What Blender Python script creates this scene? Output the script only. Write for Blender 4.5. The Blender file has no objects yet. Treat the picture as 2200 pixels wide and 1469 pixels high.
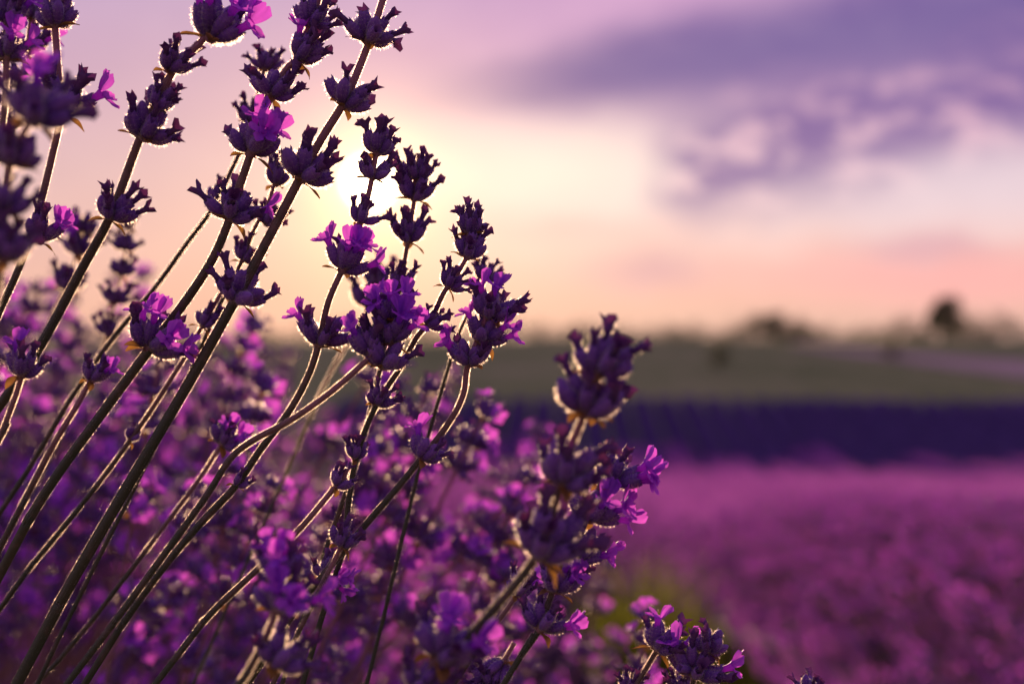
import bpy, math, random
import numpy as np
from mathutils import Vector, Matrix

random.seed(7); RNG = np.random.default_rng(7)
R = math.radians
scene = bpy.context.scene
COL = scene.collection

# ------------------------------------------------------------------ camera
FOC = 0.36                      # focus distance (m)
PXF = 50.0 / 36.0 * 2200.0      # focal length in photograph pixels
cam_d = bpy.data.cameras.new('camera'); cam = bpy.data.objects.new('camera', cam_d); COL.objects.link(cam)
cam_d.lens = 50; cam_d.sensor_width = 36; cam_d.clip_start = 0.02; cam_d.clip_end = 3000
cam.location = (0, 0, 0); cam.rotation_euler = (R(90), 0, 0)
cam_d.dof.use_dof = True; cam_d.dof.focus_distance = FOC; cam_d.dof.aperture_fstop = 9.0
scene.camera = cam

# ------------------------------------------------------------------ sky and sun
SUN_AZ, SUN_EL = -305.0 / 3056, 340.0 / 3056
SUNV = Vector((math.sin(SUN_AZ) * math.cos(SUN_EL), math.cos(SUN_AZ) * math.cos(SUN_EL), math.sin(SUN_EL)))

def s2l(c):
    return tuple((x / 255 / 12.92) if x / 255 <= 0.04045 else ((x / 255 + 0.055) / 1.055) ** 2.4 for x in c)

class NT:
    """small helper for building node trees"""
    def __init__(s, nt): s.nt = nt; s.n = nt.nodes; s.l = nt.links
    def new(s, t, **kw):
        n = s.n.new(t)
        for k, v in kw.items(): setattr(n, k, v)
        return n
    def put(s, sock, v):
        if isinstance(v, bpy.types.NodeSocket): s.l.new(v, sock)
        elif v is not None: sock.default_value = v
    def m(s, op, a, b=None, c=None):
        n = s.new('ShaderNodeMath', operation=op)
        s.put(n.inputs[0], a); s.put(n.inputs[1], b)
        if c is not None: s.put(n.inputs[2], c)
        return n.outputs[0]
    def sm(s, x, a, b):
        n = s.new('ShaderNodeMapRange', interpolation_type='SMOOTHSTEP')
        s.put(n.inputs[0], x); s.put(n.inputs[1], a); s.put(n.inputs[2], b)
        n.inputs[3].default_value = 0; n.inputs[4].default_value = 1
        return n.outputs[0]
    def mix(s, f, a, b, mode='MIX'):
        n = s.new('ShaderNodeMix', data_type='RGBA', blend_type=mode)
        s.put(n.inputs[0], f)
        for i, v in ((6, a), (7, b)):
            if isinstance(v, tuple): v = (*v[:3], 1)
            s.put(n.inputs[i], v)
        return n.outputs[2]
    def ramp(s, f, stops):
        n = s.new('ShaderNodeValToRGB'); e = n.color_ramp.elements
        while len(e) < len(stops): e.new(0.5)
        for i, (p, c) in enumerate(stops): e[i].position = p; e[i].color = (*c[:3], 1)
        s.put(n.inputs[0], f)
        return n.outputs[0]
    def noise(s, vec, scale, detail=3, rough=0.5):
        n = s.new('ShaderNodeTexNoise'); s.put(n.inputs['Vector'], vec)
        n.inputs['Scale'].default_value = scale; n.inputs['Detail'].default_value = detail
        n.inputs['Roughness'].default_value = rough
        return n.outputs[0]

def build_world():
    w = bpy.data.worlds.new('World'); scene.world = w; w.use_nodes = True
    w.node_tree.nodes.clear(); t = NT(w.node_tree)
    geo = t.new('ShaderNodeTexCoord'); sep = t.new('ShaderNodeSeparateXYZ')
    t.l.new(geo.outputs['Generated'], sep.inputs[0])
    X, Y, Z = sep.outputs
    # azimuth / elevation in units of 100 "pixels" (1 rad = 30.56)
    U = t.m('MULTIPLY', t.m('ARCTAN2', X, Y), 30.56)
    V = t.m('MULTIPLY', t.m('ARCSINE', Z), 30.56)
    cv = t.new('ShaderNodeCombineXYZ'); t.put(cv.inputs[0], t.m('MULTIPLY', U, 0.55)); t.put(cv.inputs[1], V)
    n1 = t.noise(cv.outputs[0], 0.28, 4, 0.5); n2 = t.noise(cv.outputs[0], 0.75, 4, 0.55)
    n1c = t.m('SUBTRACT', n1, 0.5); n2c = t.m('SUBTRACT', n2, 0.5)
    Uw = t.m('ADD', U, t.m('MULTIPLY', n2c, 2.2)); Vw = t.m('ADD', t.m('ADD', V, t.m('MULTIPLY', n1c, 1.0)), t.m('MULTIPLY', n2c, 0.8))
    base = t.ramp(t.m('DIVIDE', V, 40.0), [
        (0.0, s2l((222, 178, 158))), (1.0 / 40, s2l((236, 186, 168))), (2.3 / 40, s2l((240, 200, 190))), (3.6 / 40, s2l((232, 202, 208))),
        (4.9 / 40, s2l((212, 172, 196))), (6.2 / 40, s2l((196, 152, 190))), (7.4 / 40, s2l((186, 146, 192))), (12 / 40, s2l((160, 132, 190))),
        (22 / 40, s2l((132, 118, 180))), (1.0, s2l((112, 106, 172)))])
    # right of the sun the sky is lighter, left of it a dull mauve
    left = t.sm(U, 0.5, -7.0)
    base = t.mix(t.m('MULTIPLY', left, 0.75), base, t.ramp(t.m('DIVIDE', V, 10.0), [(0.0, s2l((222, 168, 150))), (0.35, s2l((206, 162, 166))), (0.72, s2l((184, 154, 190))), (1.0, s2l((168, 146, 192)))]))
    def blob(u, v, su, sv, uu=Uw, vv=Vw):
        a = t.m('DIVIDE', t.m('SUBTRACT', uu, u), su); b = t.m('DIVIDE', t.m('SUBTRACT', vv, v), sv)
        r2 = t.m('ADD', t.m('MULTIPLY', a, a), t.m('MULTIPLY', b, b))
        return t.m('EXPONENT', t.m('MULTIPLY', r2, -1.0))
    c = base
    c = t.mix(t.m('MULTIPLY', blob(1.0, 3.6, 3.4, 1.2), 0.85), c, s2l((252, 232, 216)))      # cream cloud right of the sun
    c = t.mix(t.m('MULTIPLY', blob(10.0, 3.0, 5.5, 1.0), 0.7), c, s2l((228, 208, 218)))      # pale gap
    c = t.mix(t.m('MULTIPLY', blob(9.0, 1.35, 5.0, 0.62), 0.8), c, s2l((248, 170, 168)))     # salmon streak
    c = t.mix(t.m('MULTIPLY', blob(8.6, 1.95, 1.3, 0.3), 0.6), c, s2l((205, 150, 170)))
    c = t.mix(t.m('MULTIPLY', blob(2.9, 1.45, 1.2, 0.42), 0.7), c, s2l((208, 160, 172)))     # small mauve cloud
    c = t.mix(t.m('MULTIPLY', blob(0.6, 2.4, 2.6, 0.35), 0.45), c, s2l((244, 180, 176)))
    c = t.mix(t.m('MULTIPLY', blob(3.8, 6.9, 3.6, 0.7), 0.6), c, s2l((212, 156, 202)))       # pink above the band
    # long violet band, rising and widening to the right
    cl = t.m('ADD', 5.45, t.m('MULTIPLY', t.m('ADD', U, 0.5), 0.105))
    wd = t.m('MAXIMUM', t.m('ADD', 0.62, t.m('MULTIPLY', U, 0.11)), 0.45)
    dd = t.m('DIVIDE', t.m('SUBTRACT', Vw, cl), wd)
    band = t.m('MULTIPLY', t.m('EXPONENT', t.m('MULTIPLY', t.m('POWER', t.m('ABSOLUTE', dd), 2.6), -1.0)), t.sm(Uw, -3.2, 2.2))
    c = t.mix(t.m('MULTIPLY', band, 0.98), c, s2l((98, 76, 148)))
    # mottled underside
    cl2 = t.m('ADD', 3.75, t.m('MULTIPLY', t.m('SUBTRACT', U, 4.0), 0.2))
    d2 = t.m('DIVIDE', t.m('SUBTRACT', Vw, cl2), 1.15)
    b2 = t.m('MULTIPLY', t.m('EXPONENT', t.m('MULTIPLY', t.m('POWER', t.m('ABSOLUTE', d2), 2.4), -1.0)), t.sm(Uw, 2.6, 4.2))
    mot = t.sm(t.noise(cv.outputs[0], 1.6, 3, 0.5), 0.30, 0.56)
    c = t.mix(t.m('MULTIPLY', t.m('MULTIPLY', b2, mot), 0.95), c, s2l((118, 86, 152)))
    c = t.mix(t.m('MULTIPLY', t.m('MULTIPLY', b2, t.m('SUBTRACT', 1.0, mot)), 0.6), c, s2l((214, 160, 188)))
    # broken cloud over the rest of the sky
    br = t.m('MULTIPLY', t.sm(n1, 0.48, 0.68), t.sm(V, 6.0, 12.0))
    c = t.mix(t.m('MULTIPLY', br, 0.7), c, s2l((128, 100, 162)))
    c = t.mix(0.08, c, t.ramp(n2, [(0.3, (0.3, 0.2, 0.35)), (0.7, (1, 0.75, 0.75))]))
    # aureole of the low sun
    su = t.m('SUBTRACT', U, -3.05); sv = t.m('SUBTRACT', V, 3.40)
    r = t.m('SQRT', t.m('ADD', t.m('MULTIPLY', su, su), t.m('MULTIPLY', sv, sv)))
    front = t.sm(Y, 0.0, 0.3)
    wide = t.m('MULTIPLY', t.m('EXPONENT', t.m('MULTIPLY', r, -0.62)), front)
    near = t.m('MULTIPLY', t.m('EXPONENT', t.m('MULTIPLY', r, -1.5)), front)
    disc = t.m('MULTIPLY', t.sm(r, 0.62, 0.28), front)
    def scaled(col, f):
        v = t.new('ShaderNodeVectorMath', operation='SCALE'); v.inputs[0].default_value = col; t.put(v.inputs[3], f); return v.outputs[0]
    def vadd(a, b):
        v = t.new('ShaderNodeVectorMath', operation='ADD'); t.l.new(a, v.inputs[0]); t.l.new(b, v.inputs[1]); return v.outputs[0]
    tot = vadd(vadd(vadd(c, scaled((0.42, 0.20, 0.0), wide)), scaled((2.2, 1.35, 0.40), near)), scaled((9.0, 7.5, 4.5), disc))
    bg = t.new('ShaderNodeBackground'); t.l.new(tot, bg.inputs[0]); bg.inputs[1].default_value = 0.93
    sky = t.new('ShaderNodeTexSky', sky_type='NISHITA'); sky.sun_disc = False
    sky.sun_elevation = SUN_EL; sky.sun_rotation = SUN_AZ; sky.dust_density = 2.0
    bg2 = t.new('ShaderNodeBackground'); t.l.new(sky.outputs[0], bg2.inputs[0]); bg2.inputs[1].default_value = 0.003
    add = t.new('ShaderNodeAddShader'); t.l.new(bg.outputs[0], add.inputs[0]); t.l.new(bg2.outputs[0], add.inputs[1])
    out = t.new('ShaderNodeOutputWorld'); t.l.new(add.outputs[0], out.inputs[0])
build_world()

sun_d = bpy.data.lights.new('sun', 'SUN'); sun = bpy.data.objects.new('sun', sun_d); COL.objects.link(sun)
sun_d.energy = 5.0; sun_d.angle = R(0.6); sun_d.color = (1.0, 0.66, 0.40)
sun.rotation_euler = (-SUNV).to_track_quat('-Z', 'Y').to_euler()

scene.view_settings.view_transform = 'Standard'; scene.view_settings.look = 'None'
scene.view_settings.exposure = 0.2; scene.view_settings.gamma = 1.0
scene.render.engine = 'CYCLES'
scene.cycles.max_bounces = 6; scene.cycles.diffuse_bounces = 3; scene.cycles.transmission_bounces = 4
scene.cycles.transparent_max_bounces = 8; scene.cycles.volume_bounces = 0
scene.cycles.use_denoising = True
scene.cycles.sample_clamp_indirect = 4.0

# ------------------------------------------------------------------ helpers
def px(x, y, d):
    """world point seen at photograph pixel x, y at depth d"""
    return Vector(((x - 1100) / PXF * d, d, -(y - 734.5) / PXF * d))

class MB:
    """collects triangles / quads with material slots and one vertex value 'tone'"""
    def __init__(s): s.v = []; s.f = []; s.mi = []; s.c = []; s.nv = 0
    def add(s, verts, faces, mi=0, tone=0.5):
        verts = np.asarray(verts, float).reshape(-1, 3)
        s.v.append(verts)
        tone = np.full(len(verts), tone) if np.isscalar(tone) else np.asarray(tone, float)
        s.c.append(tone)
        o = s.nv
        s.f.extend([tuple(i + o for i in f) for f in faces]); s.mi.extend([mi] * len(faces))
        s.nv += len(verts)
    def mesh(s, name, mats, smooth=True):
        me = bpy.data.meshes.new(name)
        V = np.concatenate(s.v) if s.v else np.zeros((0, 3))
        me.from_pydata(V.tolist(), [], s.f)
        for m in mats: me.materials.append(m)
        me.polygons.foreach_set('material_index', np.array(s.mi, np.int32))
        me.polygons.foreach_set('use_smooth', np.full(len(s.f), smooth))
        a = me.attributes.new('tone', 'FLOAT', 'POINT'); a.data.foreach_set('value', np.concatenate(s.c).astype(np.float32))
        me.update()
        return me

def big_mesh(name, V, F, tone, mats, mi=None, smooth=True):
    """numpy arrays straight to a mesh of triangles (F: n x 3)"""
    me = bpy.data.meshes.new(name)
    V = np.ascontiguousarray(V, np.float32); F = np.ascontiguousarray(F, np.int32)
    me.vertices.add(len(V)); me.vertices.foreach_set('co', V.ravel())
    me.loops.add(F.size); me.loops.foreach_set('vertex_index', F.ravel())
    me.polygons.add(len(F)); me.polygons.foreach_set('loop_start', np.arange(0, F.size, 3, dtype=np.int32))
    me.polygons.foreach_set('loop_total', np.full(len(F), 3, np.int32))
    for m in mats: me.materials.append(m)
    if mi is not None: me.polygons.foreach_set('material_index', np.ascontiguousarray(mi, np.int32))
    me.polygons.foreach_set('use_smooth', np.full(len(F), smooth))
    a = me.attributes.new('tone', 'FLOAT', 'POINT'); a.data.foreach_set('value', np.ascontiguousarray(tone, np.float32))
    me.update(calc_edges=True); me.validate()
    return me

def link(name, me, parent=None, mat=None):
    o = bpy.data.objects.new(name, me); COL.objects.link(o)
    if parent is not None: o.parent = parent
    if mat is not None: o.matrix_basis = mat
    return o
def tag(o, label=None, cat=None, group=None, kind=None):
    for k, v in (('label', label), ('category', cat), ('group', group), ('kind', kind)):
        if v: o[k] = v
    return o
def copy_tree(o, parent=None):
    c = o.copy(); COL.objects.link(c); c.parent = parent
    for ch in o.children: copy_tree(ch, c)
    return c

# ------------------------------------------------------------------ materials
def thin_mat(name, stops, trans, tw, rough=0.6, vscale=0.0, attr=True, rand=0.25, noise_scale=900.0, sheen=0.0):
    """leaf-like material: diffuse colour from the 'tone' ramp, part of the light passes through (colour trans)"""
    m = bpy.data.materials.new(name); m.use_nodes = True; m.node_tree.nodes.clear(); t = NT(m.node_tree)
    at = t.new('ShaderNodeAttribute', attribute_name='tone'); oi = t.new('ShaderNodeObjectInfo')
    tc = t.new('ShaderNodeTexCoord')
    nz = t.noise(tc.outputs['Object'], noise_scale, 2)
    f = t.m('ADD', at.outputs['Fac'], t.m('MULTIPLY', t.m('SUBTRACT', nz, 0.5), 0.7))
    f = t.m('ADD', f, t.m('MULTIPLY', t.m('SUBTRACT', oi.outputs['Random'], 0.5), rand))
    col = t.ramp(f, stops)
    p = t.new('ShaderNodeBsdfPrincipled'); t.l.new(col, p.inputs['Base Color']); p.inputs['Roughness'].default_value = rough
    p.inputs['Specular IOR Level'].default_value = 0.25
    if sheen: p.inputs['Sheen Weight'].default_value = sheen; p.inputs['Sheen Roughness'].default_value = 0.4
    tr = t.new('ShaderNodeBsdfTranslucent')
    tcol = t.mix(t.m('MULTIPLY', t.m('SUBTRACT', 1.0, f), 0.6), trans, t.mix(0.5, col, trans))
    t.l.new(tcol, tr.inputs[0])
    mx = t.new('ShaderNodeMixShader'); mx.inputs[0].default_value = tw
    t.l.new(p.outputs[0], mx.inputs[1]); t.l.new(tr.outputs[0], mx.inputs[2])
    o = t.new('ShaderNodeOutputMaterial'); t.l.new(mx.outputs[0], o.inputs[0])
    return m

M = {}
M['calyx'] = thin_mat('calyx_skin', [(0.1, (0.06, 0.026, 0.15)), (0.5, (0.14, 0.050, 0.29)), (0.9, (0.25, 0.10, 0.40))], (0.46, 0.08, 0.26), 0.18, 0.7, sheen=0.3)
M['withered'] = thin_mat('withered_petal', [(0.1, (0.05, 0.02, 0.10)), (0.5, (0.10, 0.035, 0.16)), (0.9, (0.13, 0.05, 0.17))], (0.34, 0.06, 0.26), 0.13, 0.8)
M['petal'] = thin_mat('petal_skin', [(0.1, (0.12, 0.018, 0.42)), (0.5, (0.24, 0.042, 0.66)), (0.9, (0.40, 0.10, 0.76))], (0.88, 0.14, 0.92), 0.55, 0.5, noise_scale=500)
M['bract'] = thin_mat('papery_bract', [(0.1, (0.10, 0.05, 0.03)), (0.9, (0.22, 0.12, 0.06))], (0.70, 0.33, 0.06), 0.42, 0.7)
M['stem'] = thin_mat('stem_skin', [(0.0, (0.045, 0.055, 0.030)), (0.4, (0.18, 0.10, 0.09)), (1.0, (0.34, 0.14, 0.20))], (0.6, 0.25, 0.18), 0.14, 0.45, rand=0.15, noise_scale=400)
M['leaf'] = thin_mat('grey_green_leaf', [(0.1, (0.035, 0.050, 0.030)), (0.9, (0.10, 0.12, 0.07))], (0.32, 0.34, 0.06), 0.35, 0.6)
M['grass'] = thin_mat('grass_blade', [(0.1, (0.05, 0.075, 0.012)), (0.9, (0.13, 0.15, 0.025))], (0.42, 0.44, 0.03), 0.45, 0.5, noise_scale=5)
M['tree'] = thin_mat('tree_leaf', [(0.1, (0.022, 0.030, 0.018)), (0.9, (0.06, 0.07, 0.035))], (0.10, 0.10, 0.03), 0.25, 0.6, noise_scale=2)
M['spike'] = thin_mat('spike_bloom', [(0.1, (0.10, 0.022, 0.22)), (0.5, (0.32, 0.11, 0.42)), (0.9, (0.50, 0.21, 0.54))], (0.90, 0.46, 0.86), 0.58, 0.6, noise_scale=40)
M['far_shade_spike'] = thin_mat('far_shade_bloom', [(0.1, (0.07, 0.045, 0.17)), (0.9, (0.18, 0.09, 0.34))], (0.30, 0.12, 0.40), 0.25, 0.7, noise_scale=3)  # darker bloom colour that carries the shade of the opposite slope
M['mound'] = thin_mat('row_foliage', [(0.1, (0.035, 0.035, 0.03)), (0.5, (0.09, 0.035, 0.10)), (0.9, (0.18, 0.05, 0.20))], (0.4, 0.15, 0.3), 0.15, 0.8, noise_scale=9)
def fuzz_mat():
    m = bpy.data.materials.new('fine_hair'); m.use_nodes = True; m.node_tree.nodes.clear(); t = NT(m.node_tree)
    d = t.new('ShaderNodeBsdfDiffuse'); d.inputs[0].default_value = (0.55, 0.42, 0.46, 1)
    tr = t.new('ShaderNodeBsdfTranslucent'); tr.inputs[0].default_value = (0.98, 0.80, 0.70, 1)
    mx = t.new('ShaderNodeMixShader'); mx.inputs[0].default_value = 0.85
    t.l.new(d.outputs[0], mx.inputs[1]); t.l.new(tr.outputs[0], mx.inputs[2])
    rf = t.new('ShaderNodeBsdfRefraction', distribution='BECKMANN'); rf.inputs['Color'].default_value = (0.98, 0.84, 0.74, 1)
    rf.inputs['Roughness'].default_value = 0.8; rf.inputs['IOR'].default_value = 1.5
    m2 = t.new('ShaderNodeMixShader'); m2.inputs[0].default_value = 0.5
    t.l.new(mx.outputs[0], m2.inputs[1]); t.l.new(rf.outputs[0], m2.inputs[2])
    o = t.new('ShaderNodeOutputMaterial'); t.l.new(m2.outputs[0], o.inputs[0]); return m
M['fuzz'] = fuzz_mat()
def bark_mat():
    m = bpy.data.materials.new('bark'); m.use_nodes = True; t = NT(m.node_tree); p = m.node_tree.nodes['Principled BSDF']
    tc = t.new('ShaderNodeTexCoord')
    t.l.new(t.ramp(t.noise(tc.outputs['Object'], 12, 5), [(0.3, (0.03, 0.022, 0.016)), (0.7, (0.09, 0.07, 0.05))]), p.inputs['Base Color'])
    p.inputs['Roughness'].default_value = 0.9; return m
M['bark'] = bark_mat()
def ground_mat(name, stops, scale):
    m = bpy.data.materials.new(name); m.use_nodes = True; t = NT(m.node_tree); p = m.node_tree.nodes['Principled BSDF']
    tc = t.new('ShaderNodeTexCoord')
    a = t.noise(tc.outputs['Object'], scale, 6, 0.6); b = t.noise(tc.outputs['Object'], scale * 8, 4, 0.6)
    f = t.m('ADD', t.m('MULTIPLY', a, 0.65), t.m('MULTIPLY', b, 0.35))
    t.l.new(t.ramp(f, stops), p.inputs['Base Color']); p.inputs['Roughness'].default_value = 0.95
    p.inputs['Specular IOR Level'].default_value = 0.1
    bmp = t.new('ShaderNodeBump'); bmp.inputs['Strength'].default_value = 0.6; t.put(bmp.inputs['Height'], b)
    t.l.new(bmp.outputs[0], p.inputs['Normal']); return m
M['ground'] = ground_mat('meadow_ground', [(0.30, (0.12, 0.155, 0.045)), (0.5, (0.22, 0.245, 0.085)), (0.70, (0.32, 0.30, 0.14))], 0.12)
M['straw'] = ground_mat('dry_field', [(0.30, (0.40, 0.28, 0.23)), (0.70, (0.52, 0.38, 0.31))], 0.3)

# ------------------------------------------------------------------ flower pieces (millimetres, scaled on use)
MM = 0.001
def bend_pts(P, k):
    """bend points along +z towards +y with curvature k (1/mm)"""
    P = np.array(P, float)
    if abs(k) < 1e-6: return P
    z = P[:, 2].copy(); y = P[:, 1].copy(); a = k * z
    P[:, 1] = (1 - np.cos(a)) / k + y * np.cos(a); P[:, 2] = np.sin(a) / k - y * np.sin(a)
    return P
def bend_frame(s, k):
    a = k * s
    pos = Vector((0, (1 - math.cos(a)) / k if k else 0, math.sin(a) / k if k else s))
    return Matrix.Translation(pos * MM) @ Matrix.Rotation(-a, 4, 'X')
def ring_tube(prof, seg, ribs=0.0, jitter=0.0, rng=None):
    V, F = [], []
    for i, (z, r) in enumerate(prof):
        for j in range(seg):
            a = 2 * math.pi * j / seg; rr = r * (1 + (ribs if j % 2 == 0 else -ribs))
            if rng is not None: rr *= 1 + jitter * (rng.random() - 0.5)
            V.append((rr * math.cos(a), rr * math.sin(a), z))
    for i in range(len(prof) - 1):
        for j in range(seg):
            k = (j + 1) % seg
            F.append((i * seg + j, i * seg + k, (i + 1) * seg + k, (i + 1) * seg + j))
    return V, F
CALYX_L = 6.2
def add_hairs(mb, pts, nrm, n, length, width, rng, mi, up=0.5, jit=0.5):
    i = rng.integers(0, len(pts), n)
    p = pts[i] + (rng.random((n, 3)) - 0.5) * jit
    d = nrm[i] + (rng.random((n, 3)) - 0.5) * 1.1; d[:, 2] += up * rng.random(n)
    d /= np.linalg.norm(d, axis=1)[:, None] + 1e-9
    s = np.cross(d, rng.random((n, 3)) - 0.5); s /= np.linalg.norm(s, axis=1)[:, None] + 1e-9
    L = (length * (0.5 + rng.random(n)))[:, None]
    V = np.stack([p - s * width / 2, p + s * width / 2, p + d * L], 1).reshape(-1, 3)
    mb.add(V, np.arange(3 * n).reshape(-1, 3).tolist(), mi)
def calyx_mesh(k, closed, seed, seg=16, hairs=1100, hw=0.042):
    rng = np.random.default_rng(seed); mb = MB()
    prof = [(0, 0.5), (0.35, 0.85), (1.0, 1.18), (2.0, 1.50), (3.2, 1.66), (4.4, 1.60), (5.4, 1.38)]
    if closed: prof += [(6.2, 0.95), (6.8, 0.55), (7.1, 0.12)]
    else: prof += [(6.1, 1.30), (6.3, 1.18), (5.6, 0.9), (4.6, 0.5)]
    V, F = ring_tube(prof, seg, 0.045, 0.06, rng); V = np.array(V)
    if not closed:          # five unequal teeth at the mouth
        for i in (7, 8):
            for j in range(seg):
                a = 2 * math.pi * j / seg
                V[i * seg + j, 2] += 0.42 * math.cos(5 * a) * (1 if i == 7 else 1.1) + (0.55 if abs(((a - math.pi / 2 + math.pi) % (2 * math.pi)) - math.pi) < 0.5 else 0)
    tone = 0.25 + 0.5 * V[:, 2] / 6.5 + 0.15 * ((np.arange(len(V)) % 2) - 0.5)
    Vb = bend_pts(V, k); mb.add(Vb, F, 0, tone)
    n = 7 * seg; N = V[:n].copy(); N[:, 2] = 0; N /= np.linalg.norm(N, axis=1)[:, None] + 1e-9
    hp = V[:n]
    hb = MB(); add_hairs(hb, hp, N, hairs, 0.62, hw, rng, 1)
    hv = bend_pts(np.concatenate(hb.v), k)
    mb.add(hv, [tuple(range(3 * i, 3 * i + 3)) for i in range(len(hv) // 3)], 1)
    mb.v = [v * MM for v in mb.v]
    return mb.mesh('calyx', [M['calyx'], M['fuzz']])
def withered_mesh(seed, seg=9, hairs=240):
    rng = np.random.default_rng(seed); mb = MB()
    L = 1.5 + 1.9 * rng.random()
    prof = [(-0.9, 0.5), (0.3, 0.85), (L * 0.6, 0.78), (L, 0.95), (L + 0.8, 1.35), (L + 1.6, 1.5)]
    V, F = ring_tube(prof, seg, 0.0, 0.25, rng); V = np.array(V)
    lob = rng.random(seg) * 1.6 - 0.5
    for j in range(seg):
        V[5 * seg + j, 2] += lob[j] * 1.4; V[5 * seg + j, :2] *= 0.45 + 1.0 * rng.random()
        V[4 * seg + j, 2] += lob[j] * 0.35
    V += (rng.random(V.shape) - 0.5) * 0.3
    V = bend_pts(V, 0.05 + 0.10 * rng.random() * rng.choice([-1, 1]))
    mb.add(V, F, 0, 0.2 + 0.12 * V[:, 2])
    N = V[:4 * seg].copy(); N[:, 2] = 0; N /= np.linalg.norm(N, axis=1)[:, None] + 1e-9
    add_hairs(mb, V[:4 * seg], N, hairs, 0.42, 0.04, rng, 1)
    mb.v = [v * MM for v in mb.v]
    return mb.mesh('withered_flower', [M['withered'], M['fuzz']])
def petal(mb, L, W, ang, tilt, z0, r0, rng, notch=0.0, nu=6, nv=6):
    V = []; tone = []
    cup = 0.25 + 0.25 * rng.random(); curl = (rng.random() - 0.25) * 1.3; wav = rng.random() * 6
    for i in range(nu + 1):
        u = i / nu
        sh = 0.42 + 0.58 * math.sin(math.pi * min(1, u * 0.62)) if u < 0.8 else (0.42 + 0.58 * math.sin(math.pi * 0.8 * 0.62)) * math.sqrt(max(0.0, 1 - ((u - 0.8) / 0.2) ** 2 * 0.8))
        for j in range(nv + 1):
            v = -1 + 2 * j / nv
            uu = u - notch * u * u * math.exp(-(v / 0.35) ** 2) * 0.35 - 0.12 * v * v * u
            V.append((v * W / 2 * sh, L * uu, curl * u * u - cup * (1 - v * v) * 0.8 + 0.18 * math.sin(wav + 4 * v + 5 * u)))
            tone.append(0.30 + 0.35 * u + 0.2 * math.cos(11 * v))
    F = [(i * (nv + 1) + j, i * (nv + 1) + j + 1, (i + 1) * (nv + 1) + j + 1, (i + 1) * (nv + 1) + j) for i in range(nu) for j in range(nv)]
    V = np.array(V)
    # petal plane: y runs out along the lobe; tilt away from the tube axis
    c, s = math.cos(tilt), math.sin(tilt)
    P = np.stack([V[:, 0], V[:, 1] * s - V[:, 2] * c, V[:, 1] * c + V[:, 2] * s], 1)
    P[:, 1] += r0; P[:, 2] += z0
    ca, sa = math.cos(ang), math.sin(ang)
    P = np.stack([P[:, 0] * ca - P[:, 1] * sa, P[:, 0] * sa + P[:, 1] * ca, P[:, 2]], 1)
    mb.add(P, F, 0, tone)
def flower_mesh(seed):
    rng = np.random.default_rng(seed); mb = MB()
    L = 2.6 + rng.random()
    V, F = ring_tube([(-1.4, 0.6), (0, 0.72), (L * 0.6, 0.85), (L, 1.25)], 12, 0.0, 0.05, rng); V = np.array(V)
    mb.add(V, F, 0, 0.3 + 0.05 * V[:, 2])
    for a in (-0.48, 0.48):
        petal(mb, 4.6 + rng.random(), 4.0 + 0.6 * rng.random(), a + 0.15 * (rng.random() - 0.5), R(18 + 22 * rng.random()), L - 0.2, 0.85, rng, notch=0.5)
    for a in (math.pi, math.pi - 1.05, math.pi + 1.05):
        petal(mb, 3.1 + 0.7 * rng.random(), 2.5 + 0.4 * rng.random(), a + 0.15 * (rng.random() - 0.5), R(62 + 30 * rng.random()), L - 0.2, 0.8, rng, nu=5, nv=4)
    V = bend_pts(np.concatenate(mb.v), 0.03); mb.v = [V * MM]; mb.c = [np.concatenate(mb.c)]
    return mb.mesh('flower', [M['petal']])
def bract_mesh(seed):
    rng = np.random.default_rng(seed); mb = MB(); nu, nv = 6, 4; V = []
    L = 4.2 + 2 * rng.random(); W = 2.4 + 1.2 * rng.random(); dr = 0.5 + 1.4 * rng.random()
    for i in range(nu + 1):
        u = i / nu; w = W / 2 * (math.sin(math.pi * min(1.0, 0.12 + u * 0.88)) ** 0.8 if u < 1 else 0.02)
        for j in range(nv + 1):
            v = -1 + 2 * j / nv
            V.append((v * w, L * u, -dr * u * u + 0.45 * abs(v) * w * 0.8 + 0.15 * math.sin(7 * u + 3 * v + seed)))
    F = [(i * (nv + 1) + j, i * (nv + 1) + j + 1, (i + 1) * (nv + 1) + j + 1, (i + 1) * (nv + 1) + j) for i in range(nu) for j in range(nv)]
    mb.add(np.array(V) * MM, F, 0, 0.3 + 0.5 * rng.random(len(V)))
    return mb.mesh('bract', [M['bract']])
def node_mesh(seed):
    rng = np.random.default_rng(seed); mb = MB()
    V, F = ring_tube([(-1.0, 0.9), (-0.4, 1.25), (0.5, 1.45), (1.6, 1.3), (2.4, 0.9)], 10, 0.05, 0.2, rng)
    mb.add(V, F, 0, 0.6)
    P = np.array(V); N = P.copy(); N[:, 2] = 0; N /= np.linalg.norm(N, axis=1)[:, None] + 1e-9
    add_hairs(mb, P, N, 40, 0.6, 0.06, rng, 1)
    mb.v = [v * MM for v in mb.v]
    return mb.mesh('whorl', [M['stem'], M['fuzz']])
BENDS = [0.0, 0.045, 0.09]
CAL_OPEN = [[calyx_mesh(k, False, 10 * i + s) for s in range(3)] for i, k in enumerate(BENDS)]
CAL_SHUT = [[calyx_mesh(k, True, 60 + 10 * i + s) for s in range(2)] for i, k in enumerate(BENDS)]
WITH = [withered_mesh(100 + i) for i in range(7)]
FLOW = [flower_mesh(200 + i) for i in range(7)]
BRAC = [bract_mesh(300 + i) for i in range(5)]
NODE = [node_mesh(400 + i) for i in range(3)]

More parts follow.
